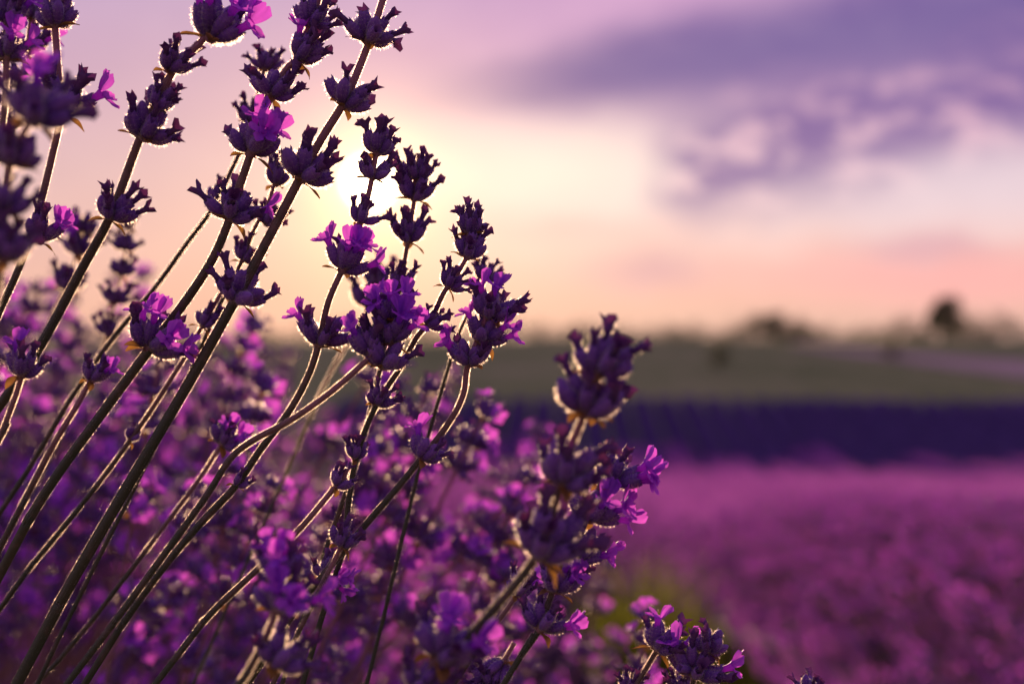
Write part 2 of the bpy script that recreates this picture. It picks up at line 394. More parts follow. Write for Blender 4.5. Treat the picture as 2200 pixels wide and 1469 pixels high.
def calyx_frame(phi, tau, r0, z0):
    d = Vector((math.sin(tau) * math.cos(phi), math.sin(tau) * math.sin(phi), math.cos(tau)))
    y = Vector((-math.cos(tau) * math.cos(phi), -math.cos(tau) * math.sin(phi), math.sin(tau)))
    x = y.cross(d)
    m = Matrix((x, y, d)).transposed().to_4x4()
    m.translation = Vector((r0 * math.cos(phi), r0 * math.sin(phi), z0)) * MM
    return m
def whorl_pieces(rng, n_in=4, n_out=7, flowers=(), wither=0.7, spread=1.0, shut=0.25, bracts=3):
    """list of (kind, mesh, local matrix): what one whorl is made of"""
    out = []
    slots = []
    ph0 = rng.uniform(0, 6.28)
    for i in range(n_out):
        slots.append((ph0 + 6.283 * (i + rng.uniform(-.25, .25)) / n_out, R(rng.uniform(50, 84)) * spread, 1.0, rng.uniform(0, 0.8), 2 if rng.random() < 0.7 else 1))
    for i in range(n_in):
        slots.append((ph0 + 0.6 + 6.283 * (i + rng.uniform(-.25, .25)) / n_in, R(rng.uniform(18, 46)) * spread, 0.8, rng.uniform(0.8, 2.0), 1 if rng.random() < 0.5 else 0))
    for (ph, ta) in flowers:           # an open flower takes its own calyx
        ph, ta = R(ph), R(ta)
        near = min(range(len(slots)), key=lambda q: abs(math.remainder(slots[q][0] - ph, 6.283)) + abs(slots[q][1] - ta))
        slots.pop(near)
        fr = calyx_frame(ph, ta, 1.0, rng.uniform(0, 1.2)); k = rng.randrange(0, 2)
        out.append(('calyx', rng.choice(CAL_OPEN[k]), fr))
        out.append(('flower', rng.choice(FLOW), fr @ bend_frame(CALYX_L - 0.6, BENDS[k]) @ Matrix.Rotation(rng.uniform(-.5, .5), 4, 'Z') @ Matrix.Scale(rng.uniform(.92, 1.12), 4)))
    for (ph, ta, r0, z0, k) in slots:
        sc = Matrix.Scale(rng.uniform(0.82, 1.08), 4)
        fr = calyx_frame(ph, ta, r0, z0) @ sc
        if rng.random() < shut: out.append(('calyx', rng.choice(CAL_SHUT[k]), fr)); continue
        out.append(('calyx', rng.choice(CAL_OPEN[k]), fr))
        if rng.random() < wither:
            out.append(('withered_flower', rng.choice(WITH), fr @ bend_frame(CALYX_L - 0.3, BENDS[k]) @ Matrix.Rotation(rng.uniform(0, 6.28), 4, 'Z') @ Matrix.Rotation(rng.uniform(-.25, .25), 4, 'X')))
    for i in range(bracts):
        ph = ph0 + 6.283 * (i + rng.uniform(-.3, .3)) / max(1, bracts)
        m = Matrix.Rotation(ph - math.pi / 2, 4, 'Z'); m.translation = Vector((1.0 * math.cos(ph), 1.0 * math.sin(ph), -0.7)) * MM
        out.append(('bract', rng.choice(BRAC), m @ Matrix.Rotation(R(rng.uniform(-25, 25)), 4, 'X')))
    return out

def spline(P, n):
    """Catmull-Rom through points, n samples per span"""
    P = [Vector(p) for p in P]; Q = [P[0] * 2 - P[1]] + P + [P[-1] * 2 - P[-2]]; out = []
    for i in range(1, len(Q) - 2):
        a, b, c, d = Q[i - 1], Q[i], Q[i + 1], Q[i + 2]
        for k in range(n):
            t = k / n
            out.append(0.5 * ((2 * b) + (c - a) * t + (2 * a - 5 * b + 4 * c - d) * t * t + (3 * b - a - 3 * c + d) * t ** 3))
    out.append(P[-1]); return out
def tube_arrays(pts, radii, seg=8, square=0.10, twist=0.0):
    pts = [Vector(p) for p in pts]; V = []; n = len(pts)
    ref = Vector((0.3, -1, 0.2))
    for i, p in enumerate(pts):
        tg = (pts[min(i + 1, n - 1)] - pts[max(i - 1, 0)]).normalized()
        x = (ref - tg * ref.dot(tg)).normalized(); y = tg.cross(x)
        for j in range(seg):
            a = 2 * math.pi * j / seg + twist * i
            r = radii[i] * (1 + square * math.cos(4 * (a - twist * i)))
            V.append(p + x * (r * math.cos(a)) + y * (r * math.sin(a)))
    F = []
    for i in range(n - 1):
        for j in range(seg):
            k = (j + 1) % seg; F.append((i * seg + j, i * seg + k, (i + 1) * seg + k, (i + 1) * seg + j))
    F.append(tuple((n - 1) * seg + j for j in range(seg)))
    return np.array([tuple(v) for v in V]), F
def stem_mesh(pts, radii, rng, hairs, tones):
    mb = MB(); V, F = tube_arrays(pts, radii, 10, 0.10)
    seg = 10
    mb.add(V, F, 0, np.repeat(tones, seg))
    C = np.repeat(np.array([tuple(p) for p in pts]), seg, 0); N = V - C; N /= np.linalg.norm(N, axis=1)[:, None] + 1e-12
    npr = np.random.default_rng(rng.randrange(10 ** 6)); n = len(pts)
    i = npr.integers(int(n * .18), n - 1, hairs); j = npr.integers(0, seg, hairs); f = npr.random(hairs)[:, None]
    hp = V[i * seg + j] * (1 - f) + V[(i + 1) * seg + j] * f
    add_hairs(mb, hp, N[i * seg + j], hairs, 0.00034, 3.2e-5, npr, 1, up=0, jit=0.0)
    return mb.mesh('stem', [M['stem'], M['fuzz']])

# ------------------------------------------------------------------ terrain
def ground_z(x, y):
    """height below the camera: a slope falling away to a shallow valley, then a rising hillside and a plateau"""
    x = np.asarray(x, float); y = np.asarray(y, float)
    z = -0.78 - 0.090 * np.clip(y, -30, 50)
    up = np.clip((y - 50) / 41, 0, 1)
    rise = 5.3505 * up
    z = z + np.where(y > 50, rise, 0)
    t = np.clip(y - 42, 0, 16)                      # rounded valley floor
    z = np.where((y > 42) & (y < 58), -0.78 - 0.090 * 42 - 0.090 * t + 0.2205 / 32 * t * t, z)
    z = z + np.where(y > 40, (0.10 * np.sin(x * 0.09 + 1) + 0.13 * np.sin(x * 0.23)) * np.clip((y - 60) / 30, 0, 1), 0)
    return z
def build_ground():
    ys = np.concatenate([np.linspace(-8, 50, 117), np.linspace(50.4, 101, 80), np.linspace(104, 400, 40), np.array([600, 1000, 2000])])
    xs = np.concatenate([np.array([-1500, -600, -250]), np.linspace(-100, 100, 121), np.array([250, 600, 1500])])
    X, Y = np.meshgrid(xs, ys); Z = ground_z(X, Y)
    nx = len(xs); V = np.stack([X.ravel(), Y.ravel(), Z.ravel()], 1)
    i = np.arange(len(ys) - 1)[:, None] * nx + np.arange(nx - 1)[None, :]; i = i.ravel()
    F = np.concatenate([np.stack([i, i + 1, i + nx + 1], 1), np.stack([i, i + nx + 1, i + nx], 1)])
    me = big_mesh('ground', V, F, np.full(len(V), 0.5), [M['ground']])
    tag(link('ground', me), 'sloping meadow ground falling to a valley and rising to a green hillside', 'ground', kind='structure')
build_ground()

# ------------------------------------------------------------------ hero stalks (traced as paths with real depth)
BUSH = Vector((-0.42, 0.80, -0.80))
def stalk(name, label, path, whorls, d, r=(12, 8), group='lavender stalks standing out in front of the bush', root=BUSH, seed=0, dd=0.0, purple=0.15):
    """path: pixel points from low to high; whorls: (path parameter as pixel point, width px, options)"""
    rng = random.Random(seed * 31 + 5)
    n = len(path)
    pts = [px(x, y, d + dd * (i / max(1, n - 1) - 0.5)) for i, (x, y) in enumerate(path)]
    # continue below the frame to the crown of the bush
    tgt = root + Vector((rng.uniform(-.06, .06), rng.uniform(-.06, .06), 0))
    first = pts[0]; dirn = (pts[0] - pts[1]).normalized(); Lr = (tgt - first).length
    low = [tgt, tgt.lerp(first + dirn * Lr * 0.5, 0.55), first + dirn * Lr * 0.22]
    allp = low + pts
    sp = spline(allp, 8); base = sp[0]
    k = d / PXF
    rad = []; tone = []
    N = len(sp)
    for i in range(N):
        t = i / (N - 1); tv = max(0, (t - 0.35) / 0.65)
        rad.append((r[0] + (r[1] - r[0]) * tv) * k * 0.86); tone.append(min(1, max(0, (tv - purple) * 1.4)))
    e = bpy.data.objects.new(name, None); COL.objects.link(e); e.location = base; e.empty_display_size = 0.01
    tag(e, label, 'flower', group)
    inv = Matrix.Translation(-base)
    length = sum((sp[i + 1] - sp[i]).length for i in range(N - 1))
    link('stem', stem_mesh([p - base for p in sp], rad, rng, int(length * 17000), np.array(tone)), e)
    for (wx, wy, ww, opt) in whorls:
        q = min(range(N), key=lambda i: ((sp[i].x / sp[i].y * PXF + 1100 - wx) ** 2 + (-sp[i].z / sp[i].y * PXF + 734.5 - wy) ** 2))
        p = px(wx, wy, sp[q].y)
        if (p - sp[q]).length > 0.004: p = sp[q].lerp(p, 0.004 / (p - sp[q]).length)
        zax = (sp[min(q + 2, N - 1)] - sp[max(q - 2, 0)]).normalized()
        if 'ang' in opt:
            a = R(opt['ang']); zax = Vector((math.sin(a), rng.uniform(-.15, .15), math.cos(a))).normalized()
        yax = Vector((0, 1, 0)); yax = (yax - zax * yax.dot(zax)).normalized(); xax = yax.cross(zax)
        m = Matrix((xax, yax, zax)).transposed().to_4x4(); m.translation = p
        s = ww * k / 0.0168
        w = link('whorl', rng.choice(NODE), e, inv @ m @ Matrix.Scale(s, 4))
        kw = dict(n_in=opt.get('i', 4), n_out=opt.get('o', 6), flowers=opt.get('f', ()), wither=opt.get('w', 0.75), spread=opt.get('s', 1.0), shut=opt.get('c', 0.2), bracts=opt.get('b', 2))
        for kind, me, mm in whorl_pieces(rng, **kw): link(kind, me, w, mm)
    return e

S = 'lavender_stalk'
stalk(S, 'tall lavender stalk with the thickest bare stem, one dark whorl touching the sun', [(30, 1480), (140, 1275), (250, 1085), (400, 832), (505, 645), (575, 515), (642, 388), (690, 300), (738, 222), (770, 150), (800, 70), (835, -40)],
      [(507, 642, 150, {'f': (), 's': 1.1}), (645, 384, 160, {'s': 1.05}), (738, 226, 145, {'s': 1.05}), (790, 90, 140, {'w': .6}), (826, -25, 120, {})], .36, (14, 8), seed=1)
stalk(S, 'lavender stalk with six whorls and purple open flowers, crossing behind the thickest stem', [(-20, 1270), (60, 1120), (130, 1010), (225, 880), (320, 752), (400, 645), (455, 560), (493, 472), (515, 400), (538, 332), (560, 265), (583, 205), (615, 150), (640, 125), (655, 80), (672, 40), (690, -20)],
      [(318, 750, 150, {'f': ((178, 42), (235, 28), (350, 62), (300, 55)), 'i': 4, 'o': 6}), (493, 470, 145, {'f': ((0, 60),)}), (538, 330, 150, {'f': ((265, 30), (320, 45), (290, 60))}), (583, 206, 125, {'w': .95}), (640, 128, 125, {'f': ((200, 30),), 'w': .7}), (664, 55, 120, {})], .362, (12, 7), seed=2)
stalk(S, 'slightly soft mauve stalk with five whorls leaning against the pale open sky', [(-40, 925), (40, 815), (100, 720), (175, 580), (235, 470), (270, 380), (300, 300), (345, 205), (375, 150), (410, 112), (440, 80), (470, 20)],
      [(236, 470, 125, {'s': .9, 'w': .9}), (308, 296, 150, {'s': 1.05}), (335, 232, 110, {'s': .8, 'o': 5}), (362, 152, 120, {'s': .85}), (452, 82, 175, {'f': ((240, 40), (300, 40), (330, 60), (200, 50)), 'w': .5})], .378, (12, 8), seed=3)
stalk(S, 'lavender stalk with a smooth curved mauve stem and pink open flower', [(-60, 830), (-10, 690), (35, 590), (75, 480), (110, 345), (131, 240), (124, 140), (118, 55), (112, -20)],
      [(85, 518, 120, {'f': ((330, 50), (20, 45)), 'ang': 15}), (132, 246, 165, {'f': ((175, 40), (10, 70)), 's': 1.05}), (119, 55, 130, {'c': .6, 'w': .4}), (113, -15, 110, {})], .366, (9, 8), seed=4, purple=0.1)
stalk(S, 'lavender stalk of blurred deep violet whorls stacked closely along its stem', [(-120, 900), (-50, 760), (-10, 640), (5, 545), (12, 445), (25, 340), (70, 245), (75, 160)],
      [(8, 560, 150, {}), (8, 455, 150, {'c': .6}), (20, 350, 170, {'c': .6}), (72, 262, 200, {'f': ((250, 30),), 'c': .5})], .27, (9, 8), seed=5)
stalk(S, 'bluish stalk with dense indigo flower heads and magenta petals', [(-70, 560), (-20, 400), (8, 250), (14, 130), (20, 50), (24, -30)],
      [(14, 125, 120, {'f': ((0, 50), (300, 50)), 'c': .5}), (20, 50, 120, {'f': ((340, 50),)}), (23, -10, 110, {})], .345, (8, 7), seed=6, purple=.1)
stalk(S, 'blue violet stalk with crowded whorls behind the curved mauve stem', [(-40, 620), (10, 420), (28, 280), (45, 180), (58, 110), (66, 40)],
      [(32, 270, 100, {}), (48, 190, 110, {'f': ((10, 50),)}), (60, 115, 110, {'f': ((350, 50), (200, 40))}), (66, 40, 100, {})], .40, (6, 5), seed=36, purple=.1)
stalk(S, 'lavender stalk ending in three dark whorls silhouetted against the sun', [(175, 1480), (260, 1345), (350, 1220), (430, 1125), (505, 1045), (560, 965), (620, 885), (662, 808), (685, 737), (705, 650), (735, 580), (757, 530), (775, 478), (790, 425), (800, 378), (808, 332), (815, 300)],
      [(507, 1042, 66, {'i': 2, 'o': 3, 'b': 2, 'w': .5, 's': .7}), (685, 738, 140, {'f': ((175, 62), (5, 66)), 'i': 2, 'o': 5, 'w': .9}), (735, 580, 130, {'f': ((185, 48), (265, 35), (330, 30), (5, 62), (290, 45)), 'c': .4}), (774, 478, 95, {'i': 2, 'o': 4, 's': .85}), (800, 382, 100, {'i': 2, 'o': 5, 's': 1.0}), (809, 330, 115, {'w': 1, 's': .75, 'i': 4, 'o': 5})], .36, (9, 6), seed=7)
stalk(S, 'lavender stalk with brown blurred whorls just right of the sun', [(700, 1180), (770, 980), (815, 800), (835, 700), (855, 635), (866, 580), (876, 520), (884, 470), (890, 428), (897, 370), (900, 330)],
      [(858, 622, 92, {'w': .95, 's': .8}), (877, 517, 112, {'w': .95}), (890, 428, 105, {'w': .9, 'c': .1}), (896, 385, 105, {'w': .95, 's': .8})], .385, (6, 5), seed=8)
stalk(S, 'lavender stalk topped by a two tiered plum whorl clear of the sun', [(690, 1330), (735, 1190), (750, 1070), (765, 985), (790, 910), (820, 850), (860, 790), (895, 725), (925, 690), (950, 635), (970, 605), (990, 575), (1005, 545), (1012, 500), (1015, 470)],
      [(762, 985, 78, {'o': 6, 'i': 3, 's': .8}), (808, 868, 90, {'o': 6, 'i': 3, 's': .95}), (918, 697, 80, {'o': 5, 'i': 3, 's': .8}), (962, 616, 88, {'w': .9}), (1004, 552, 110, {'s': .95}), (1010, 500, 105, {'w': 1, 's': .75})], .365, (7, 5.5), seed=9)
stalk(S, 'small plum whorl peeping out behind the two tiered stalk', [(930, 900), (985, 720), (1025, 640), (1040, 600), (1046, 575)],
      [(1040, 600, 75, {'w': .95})], .40, (5, 4), seed=10)
stalk(S, 'curving stalk with a big bright violet flower cluster in full bloom', [(135, 1480), (250, 1330), (353, 1190), (440, 1070), (495, 985), (545, 945), (620, 905), (700, 850), (765, 795), (805, 755), (830, 700), (845, 660)],
      [(842, 802, 140, {'c': .5, 'ang': 5, 's': 1.0, 'w': .5}), (800, 762, 130, {'ang': -15, 'f': ((230, 40),), 's': .9}), (835, 735, 135, {'f': ((300, 40), (335, 55), (350, 40)), 'ang': 5}), (840, 690, 120, {'f': ((270, 25), (320, 40), (200, 35), (240, 60)), 'ang': 0})], .352, (8.5, 6.5), seed=11)
stalk(S, 'kinked stalk carrying a rounded head with pink lit petals beside the sky', [(560, 1420), (650, 1290), (740, 1180), (800, 1110), (860, 1040), (906, 983), (945, 935), (980, 882), (997, 840), (1002, 800), (1010, 770), (1030, 720), (1045, 680), (1055, 640)],
      [(906, 984, 115, {'f': ((170, 45),), 'o': 6, 'i': 2, 's': .9}), (1008, 782, 120, {'f': ((190, 62), (165, 50)), 'ang': 5}), (1035, 735, 120, {'f': ((175, 35), (0, 75), (330, 60)), 'ang': 12}), (1052, 682, 130, {'f': ((210, 40), (250, 30)), 'w': .95, 'ang': 20, 's': 1.05})], .36, (8, 6), seed=12)
stalk(S, 'slender stalk rising to a small cupped whorl in front of the purple bush', [(325, 1480), (440, 1332), (540, 1235), (640, 1140), (715, 1052), (735, 1030), (745, 1005)],
      [(722, 1045, 84, {'o': 5, 'i': 3, 's': .75})], .352, (8, 6), seed=13)
stalk(S, 'big out of focus stalk at the bush edge with peach rimmed whorls', [(900, 1490), (1040, 1332), (1140, 1212), (1180, 1120), (1200, 1050), (1225, 965), (1250, 900), (1268, 850), (1290, 795), (1305, 745)],
      [(1158, 1192, 225, {'w': .8, 'b': 4, 'o': 8, 'i': 6}), (1212, 1040, 180, {'w': .8, 'b': 4, 'o': 8, 'i': 5}), (1258, 884, 190, {'w': .5, 'b': 5, 'o': 8, 'i': 5, 'c': .45}), (1290, 800, 170, {'w': .6, 'b': 4, 's': .95, 'o': 7, 'i': 6, 'c': .3})], .292, (11, 8), seed=14, root=Vector((-.2, .62, -.80)))
stalk(S, 'sharp stalk with glowing magenta petals tucked behind the blurred edge stalk', [(1075, 1480), (1118, 1410), (1158, 1352), (1185, 1275), (1215, 1200), (1245, 1140), (1270, 1085), (1295, 1030), (1315, 975)],
      [(1160, 1352, 125, {'f': ((10, 62), (350, 50)), 's': .95}), (1195, 1268, 125, {'f': ((270, 20), (300, 40)), 'w': .95}), (1232, 1195, 135, {'w': .9, 'f': ((5, 60), (350, 70))}), (1265, 1115, 145, {'f': ((185, 50), (330, 50), (350, 40), (280, 50), (10, 70)), 'i': 5, 'o': 7}), (1308, 1040, 150, {'f': ((350, 40), (10, 60), (5, 75), (340, 62)), 'w': .9, 'o': 7})], .345, (7.5, 6), seed=15, root=Vector((-.2, .62, -.80)))
stalk(S, 'thin stalk with a compact frosted whorl crossing behind the blurred edge stem', [(960, 1490), (1030, 1388), (1095, 1300), (1112, 1270), (1130, 1235)],
      [(1108, 1278, 92, {'s': .85, 'f': ((30, 40),)})], .372, (6, 5), seed=16, root=Vector((-.2, .62, -.80)))
stalk(S, 'short frosted stalk hugging the foot of the magenta flowered stalk', [(1020, 1520), (1060, 1460), (1085, 1415), (1105, 1380)],
      [(1085, 1420, 110, {'w': .95, 's': .9}), (1050, 1475, 100, {'w': .9})], .374, (6, 5), seed=17, root=Vector((-.2, .62, -.80)))
stalk(S, 'low stalk over the alley with upright violet petals like rabbit ears', [(1350, 1500), (1385, 1440), (1415, 1392), (1432, 1365)],
      [(1413, 1394, 130, {'f': ((190, 25), (340, 42)), 'o': 6, 'i': 3, 's': .95, 'w': .7})], .36, (6, 5), seed=18, root=Vector((.05, .55, -.80)))
stalk(S, 'low stalk over the alley with a drooping violet flower on its right', [(1478, 1520), (1488, 1470), (1494, 1438), (1515, 1400), (1525, 1375)],
      [(1492, 1445, 140, {'f': ((185, 50), (0, 82)), 's': 1.1, 'ang': 8}), (1522, 1398, 110, {'s': .85, 'ang': 12, 'c': .5})], .355, (6, 5), seed=19, root=Vector((.05, .55, -.80)))
stalk(S, 'small frosted flower tip beneath the rabbit ear petals', [(1340, 1560), (1350, 1500), (1356, 1470)],
      [(1350, 1480, 85, {'w': .95, 's': .75})], .365, (5, 4), seed=20, root=Vector((.05, .55, -.80)))
stalk(S, 'small crumpled flower tip between the two low alley stalks', [(1470, 1560), (1460, 1510), (1455, 1480)],
      [(1456, 1490, 90, {'w': .95, 's': .9})], .366, (5, 4), seed=21, root=Vector((.05, .55, -.80)))
stalk(S, 'lone dark flower tip standing apart from the bush over the pink field', [(1725, 1590), (1732, 1520), (1738, 1480)],
      [(1737, 1496, 90, {'w': .9, 's': .8})], .36, (5, 4), seed=22, root=Vector((.12, .5, -.80)))
stalk(S, 'green stemmed stalk with a small cup and one bright pink flower', [(-20, 1215), (50, 1080), (115, 955), (160, 880), (192, 822), (205, 795)],
      [(196, 818, 92, {'f': ((20, 35), (330, 30)), 'o': 5, 'i': 3, 's': .75})], .378, (8, 6), seed=23)
stalk(S, 'stalk with a tall cup and pink petals in front of the mauve sloping stem', [(-60, 1060), (-5, 950), (30, 860), (48, 805), (60, 770)],
      [(46, 806, 125, {'f': ((220, 25),), 'o': 5, 'i': 3, 's': .85})], .345, (7, 6), seed=24)
stalk(S, 'thin dark stem with a tiny bud cluster and a plum whorl above it', [(-20, 1335), (60, 1225), (130, 1140), (210, 1040), (275, 952), (332, 870), (395, 770), (432, 705), (460, 655), (480, 620)],
      [(278, 945, 60, {'i': 2, 'o': 3, 'w': .5, 's': .6, 'b': 1}), (436, 700, 88, {'o': 5, 'i': 3, 's': .8})], .39, (6.5, 5), seed=25)
stalk(S, 'blue black stem running behind the six whorled stalk', [(60, 1010), (150, 860), (240, 730), (330, 622), (400, 525), (455, 450), (500, 360), (520, 315), (545, 240), (565, 160), (580, 110)],
      [(462, 438, 80, {'w': .9}), (535, 265, 80, {'w': .9}), (572, 150, 85, {'w': .9})], .41, (6.5, 5), seed=26, purple=.6)
stalk(S, 'golden brown whorls half hidden behind the thickest stem', [(400, 820), (470, 660), (520, 560), (545, 495), (575, 440), (590, 390), (600, 340)],
      [(522, 560, 80, {'w': .9, 's': .8}), (572, 482, 88, {'w': .7}), (592, 396, 100, {'w': .6, 's': .8})], .395, (5.5, 5), seed=27)
stalk(S, 'near blurred stalk with hot pink petals above a broad violet flower', [(420, 1600), (520, 1460), (570, 1370), (595, 1300), (602, 1240), (600, 1190)],
      [(592, 1430, 170, {'w': .6}), (600, 1312, 165, {'f': ((260, 45), (290, 65), (0, 60)), 'w': .8}), (602, 1235, 130, {'f': ((200, 25), (300, 20), (270, 60))})], .295, (9, 7), seed=28, root=Vector((-.3, .62, -.8)))
stalk(S, 'near blurred stalk with a broad frosted whorl and soft pink cap', [(780, 1600), (860, 1500), (925, 1435), (955, 1385), (965, 1345)],
      [(895, 1480, 140, {}), (945, 1412, 190, {'f': ((240, 30), (320, 50)), 'w': .9, 'b': 4})], .29, (9, 8), seed=29, root=Vector((-.2, .6, -.8)))
stalk(S, 'stalk with a nodding magenta flower low in the purple bush', [(560, 1430), (620, 1335), (665, 1275), (695, 1238), (715, 1200)],
      [(694, 1240, 95, {'f': ((350, 70), (0, 95), (310, 70)), 'i': 2, 'o': 4})], .368, (6, 5), seed=30)
stalk(S, 'stalk with a grey frosted whorl where two stems cross', [(620, 1400), (690, 1260), (732, 1175), (748, 1140)],
      [(733, 1172, 100, {'o': 5, 'i': 2, 'w': .9, 's': .9})], .355, (6, 5), seed=31)
stalk(S, 'bent back lilac bloom between the thick stem and the three whorl stalk', [(200, 1330), (330, 1160), (420, 1040), (470, 965), (495, 930)],
      [(478, 955, 105, {'f': ((250, 30), (310, 40), (10, 60))})], .40, (6, 5), seed=32)
stalk(S, 'soft dark whorl floating below the sun in front of the horizon', [(600, 1050), (700, 820), (770, 700), (800, 640), (812, 600)],
      [(790, 660, 120, {'w': .9}), (808, 610, 100, {'w': .9})], .47, (5, 4), seed=33)
stalk(S, 'soft plum stalk of many tiny whorls rising above the bush against peach sky', [(150, 900), (215, 760), (245, 660), (262, 590), (270, 520), (274, 470)],
      [(232, 720, 80, {}), (248, 650, 80, {}), (260, 590, 75, {}), (268, 535, 70, {}), (273, 490, 60, {'s': .7})], .50, (4, 3), seed=34)
stalk(S, 'soft indigo stalk with round bokeh gaps beside the mauve sloping stem', [(60, 800), (120, 660), (150, 590), (168, 530), (178, 480)],
      [(140, 620, 100, {}), (165, 545, 110, {'f': ((250, 40),)}), (176, 495, 80, {})], .50, (4, 3), seed=35)

# ------------------------------------------------------------------ simple stalks of the bush
def low_whorl(seed, n=9, hairs=9, seg=5, flow=0.25):
    """one whorl as arrays (unit: metres), material 0 calyx, 1 fuzz, 2 petal, 3 bract"""
    rng = np.random.default_rng(seed); V = []; F = []; Mi = []; T = []; o = 0
    def put(v, f, mi, t):
        nonlocal o
        v = np.asarray(v, float); V.append(v); F.extend([[i + o for i in q] for q in f]); Mi.extend([mi] * len(f)); T.extend([t] * len(v)); o += len(v)
    for i in range(n):
        ph = 6.283 * (i + rng.random() * .5) / n; ta = R(rng.uniform(25, 75))
        fr = np.array(calyx_frame(ph, ta, 0.9, rng.random() * 1.5))
        def tf(P): P = np.asarray(P, float) * MM; return P @ fr[:3, :3].T + fr[:3, 3]
        v, f = ring_tube([(0, .5), (2.2, 1.45), (4.8, 1.45), (6.2, .9)], seg); tri = [q for a in f for q in ((a[0], a[1], a[2]), (a[0], a[2], a[3]))]
        put(tf(v), tri, 0, rng.uniform(.2, .8))
        if rng.random() < 0.6:
            v, f = ring_tube([(5.8, .5), (8, .6), (9.6, 1.3)], 3); tri = [q for a in f for q in ((a[0], a[1], a[2]), (a[0], a[2], a[3]))]
            put(tf(v), tri, 0, rng.uniform(.3, .9))
        elif rng.random() < flow / 0.4:
            for k in range(5):
                a = 6.283 * k / 5 + rng.random() * .4; L = 5.6 if k < 2 else 4.2; ca, sa = math.cos(a), math.sin(a); w = 2.3
                P = [(0.5 * ca, 0.5 * sa, 7.5), (ca * L * .6 - sa * w, sa * L * .6 + ca * w, 9.2), (ca * L * .6 + sa * w, sa * L * .6 - ca * w, 9.2), (ca * L, sa * L, 9.5 + rng.random())]
                put(tf(P), [(0, 1, 2), (1, 3, 2)], 2, rng.uniform(.3, .9))
        for h in range(hairs):
            a = rng.random() * 6.283; z = rng.uniform(.5, 6); r = 1.35; L = .75
            p = np.array([r * math.cos(a), r * math.sin(a), z]); dv = np.array([math.cos(a), math.sin(a), .4 + rng.random() * .4]) * L * (.6 + rng.random())
            s = np.array([-math.sin(a), math.cos(a), rng.random() - .5]) * .11
            put(tf([p - s, p + s, p + dv]), [(0, 1, 2)], 1, .5)
    for i in range(2):
        ph = rng.random() * 6.283; ca, sa = math.cos(ph), math.sin(ph)
        P = np.array([(ca, sa, -.5), (ca * 3 - sa * 1.3, sa * 3 + ca * 1.3, -1), (ca * 3 + sa * 1.3, sa * 3 - ca * 1.3, -1), (ca * 5, sa * 5, -1.6)]) * MM
        put(P, [(0, 1, 2), (1, 3, 2)], 3, rng.random())
    return np.concatenate(V), np.array(F), np.array(Mi), np.array(T)
WM = [M['calyx'], M['fuzz'], M['petal'], M['bract']]
MID = [low_whorl(500 + i, 10, 26, 7, fl) for i, fl in enumerate((.06, .2, .32, .16, .08, .32))]
LOW = [low_whorl(600 + i, 7, 5, 4, fl) for i, fl in enumerate((.05, .14, .24, .14))]
MIDM = [big_mesh('whorl', *a[:2], a[3], WM, a[2]) for a in MID]

def proto_stalk(seed, L=0.45):
    """a small stalk along +z: empty > stem, whorls"""
    rng = random.Random(seed)
    b = rng.uniform(.01, .035); ph = rng.uniform(0, 6.28)
    c = lambda t: Vector((b * math.cos(ph) * math.sin(math.pi * t), b * math.sin(ph) * math.sin(math.pi * t), L * t))
    pts = [c(i / 14) for i in range(15)]
    mb = MB(); V, F = tube_arrays(pts, [0.0011 - 0.0004 * i / 14 for i in range(15)], 6, .05)
    mb.add(V, F, 0, np.repeat(np.linspace(0, .9, 15), 6))
    sme = mb.mesh('stem', [M['stem']])
    e = bpy.data.objects.new('lavender_stalk', None); COL.objects.link(e); e.empty_display_size = .01
    link('stem', sme, e)
    t = 1.0; n = rng.randint(4, 6); s = .8
    for i in range(n):
        p = c(t); zax = (c(min(1.02, t + .02)) - c(t - .02)).normalized()
        m = zax.to_track_quat('Z', 'Y').to_matrix().to_4x4() @ Matrix.Rotation(rng.uniform(0, 6.28), 4, 'Z'); m.translation = p
        link('whorl', rng.choice(MIDM), e, m @ Matrix.Scale(s * rng.uniform(.9, 1.1), 4))
        t -= rng.uniform(.022, .036) * (1.0 if i < n - 2 else 2.2); s = min(1.2, s + .15)
    return e

def mound_tips(C, rad, hgt, n, rng, tmax=80):
    """stalk feet and tips of one rounded bush"""
    out = []
    for _ in range(n):
        ph = rng.uniform(0, 6.283); th = R(tmax) * math.sqrt(rng.random()); k = rng.uniform(.80, 1.04)
        dirv = Vector((math.sin(th) * math.cos(ph), math.sin(th) * math.sin(ph), math.cos(th)))
        tip = C + Vector((dirv.x * rad * k, dirv.y * rad * k, dirv.z ** .8 * hgt * k))
        foot = C + Vector((dirv.x * rad * .35, dirv.y * rad * .35, hgt * .42 * dirv.z))
        out.append((foot, tip))
    return out
ROW_AZ = R(3.3)
def row_x(k, y): return -0.44 + 1.78 * k + math.tan(ROW_AZ) * (y - 0.95)
def visible(p, pad=60):
    if p.y < 0.05: return False
    x = p.x / p.y * PXF + 1100; y = -p.z / p.y * PXF + 734.5
    return -pad < x < 2200 + pad and -pad < y < 1469 + pad
rb = random.Random(99)
cand = []
for i, (yy, n) in enumerate(((0.96, 1700), (1.66, 900), (2.4, 700), (3.2, 520))):
    C = Vector((row_x(0, yy), yy, float(ground_z(0, yy)) + 0.02))
    for f, tip in mound_tips(C, 0.56, 0.90 - 0.02 * i, n, rb):
        if tip.y < 0.47 or f.y < 0.44: continue
        if rb.random() > 0.22 + 0.78 * min(1, max(0, (tip.z + 0.30) / 0.24)): continue
        if visible(tip): cand.append((f, tip))
cand.sort(key=lambda a: a[1].y)
TOPX = [-400, 0, 500, 1000, 1150, 1300, 1500, 1700]; TOPY = [560, 600, 670, 770, 880, 1130, 1440, 1560]
crowd = []
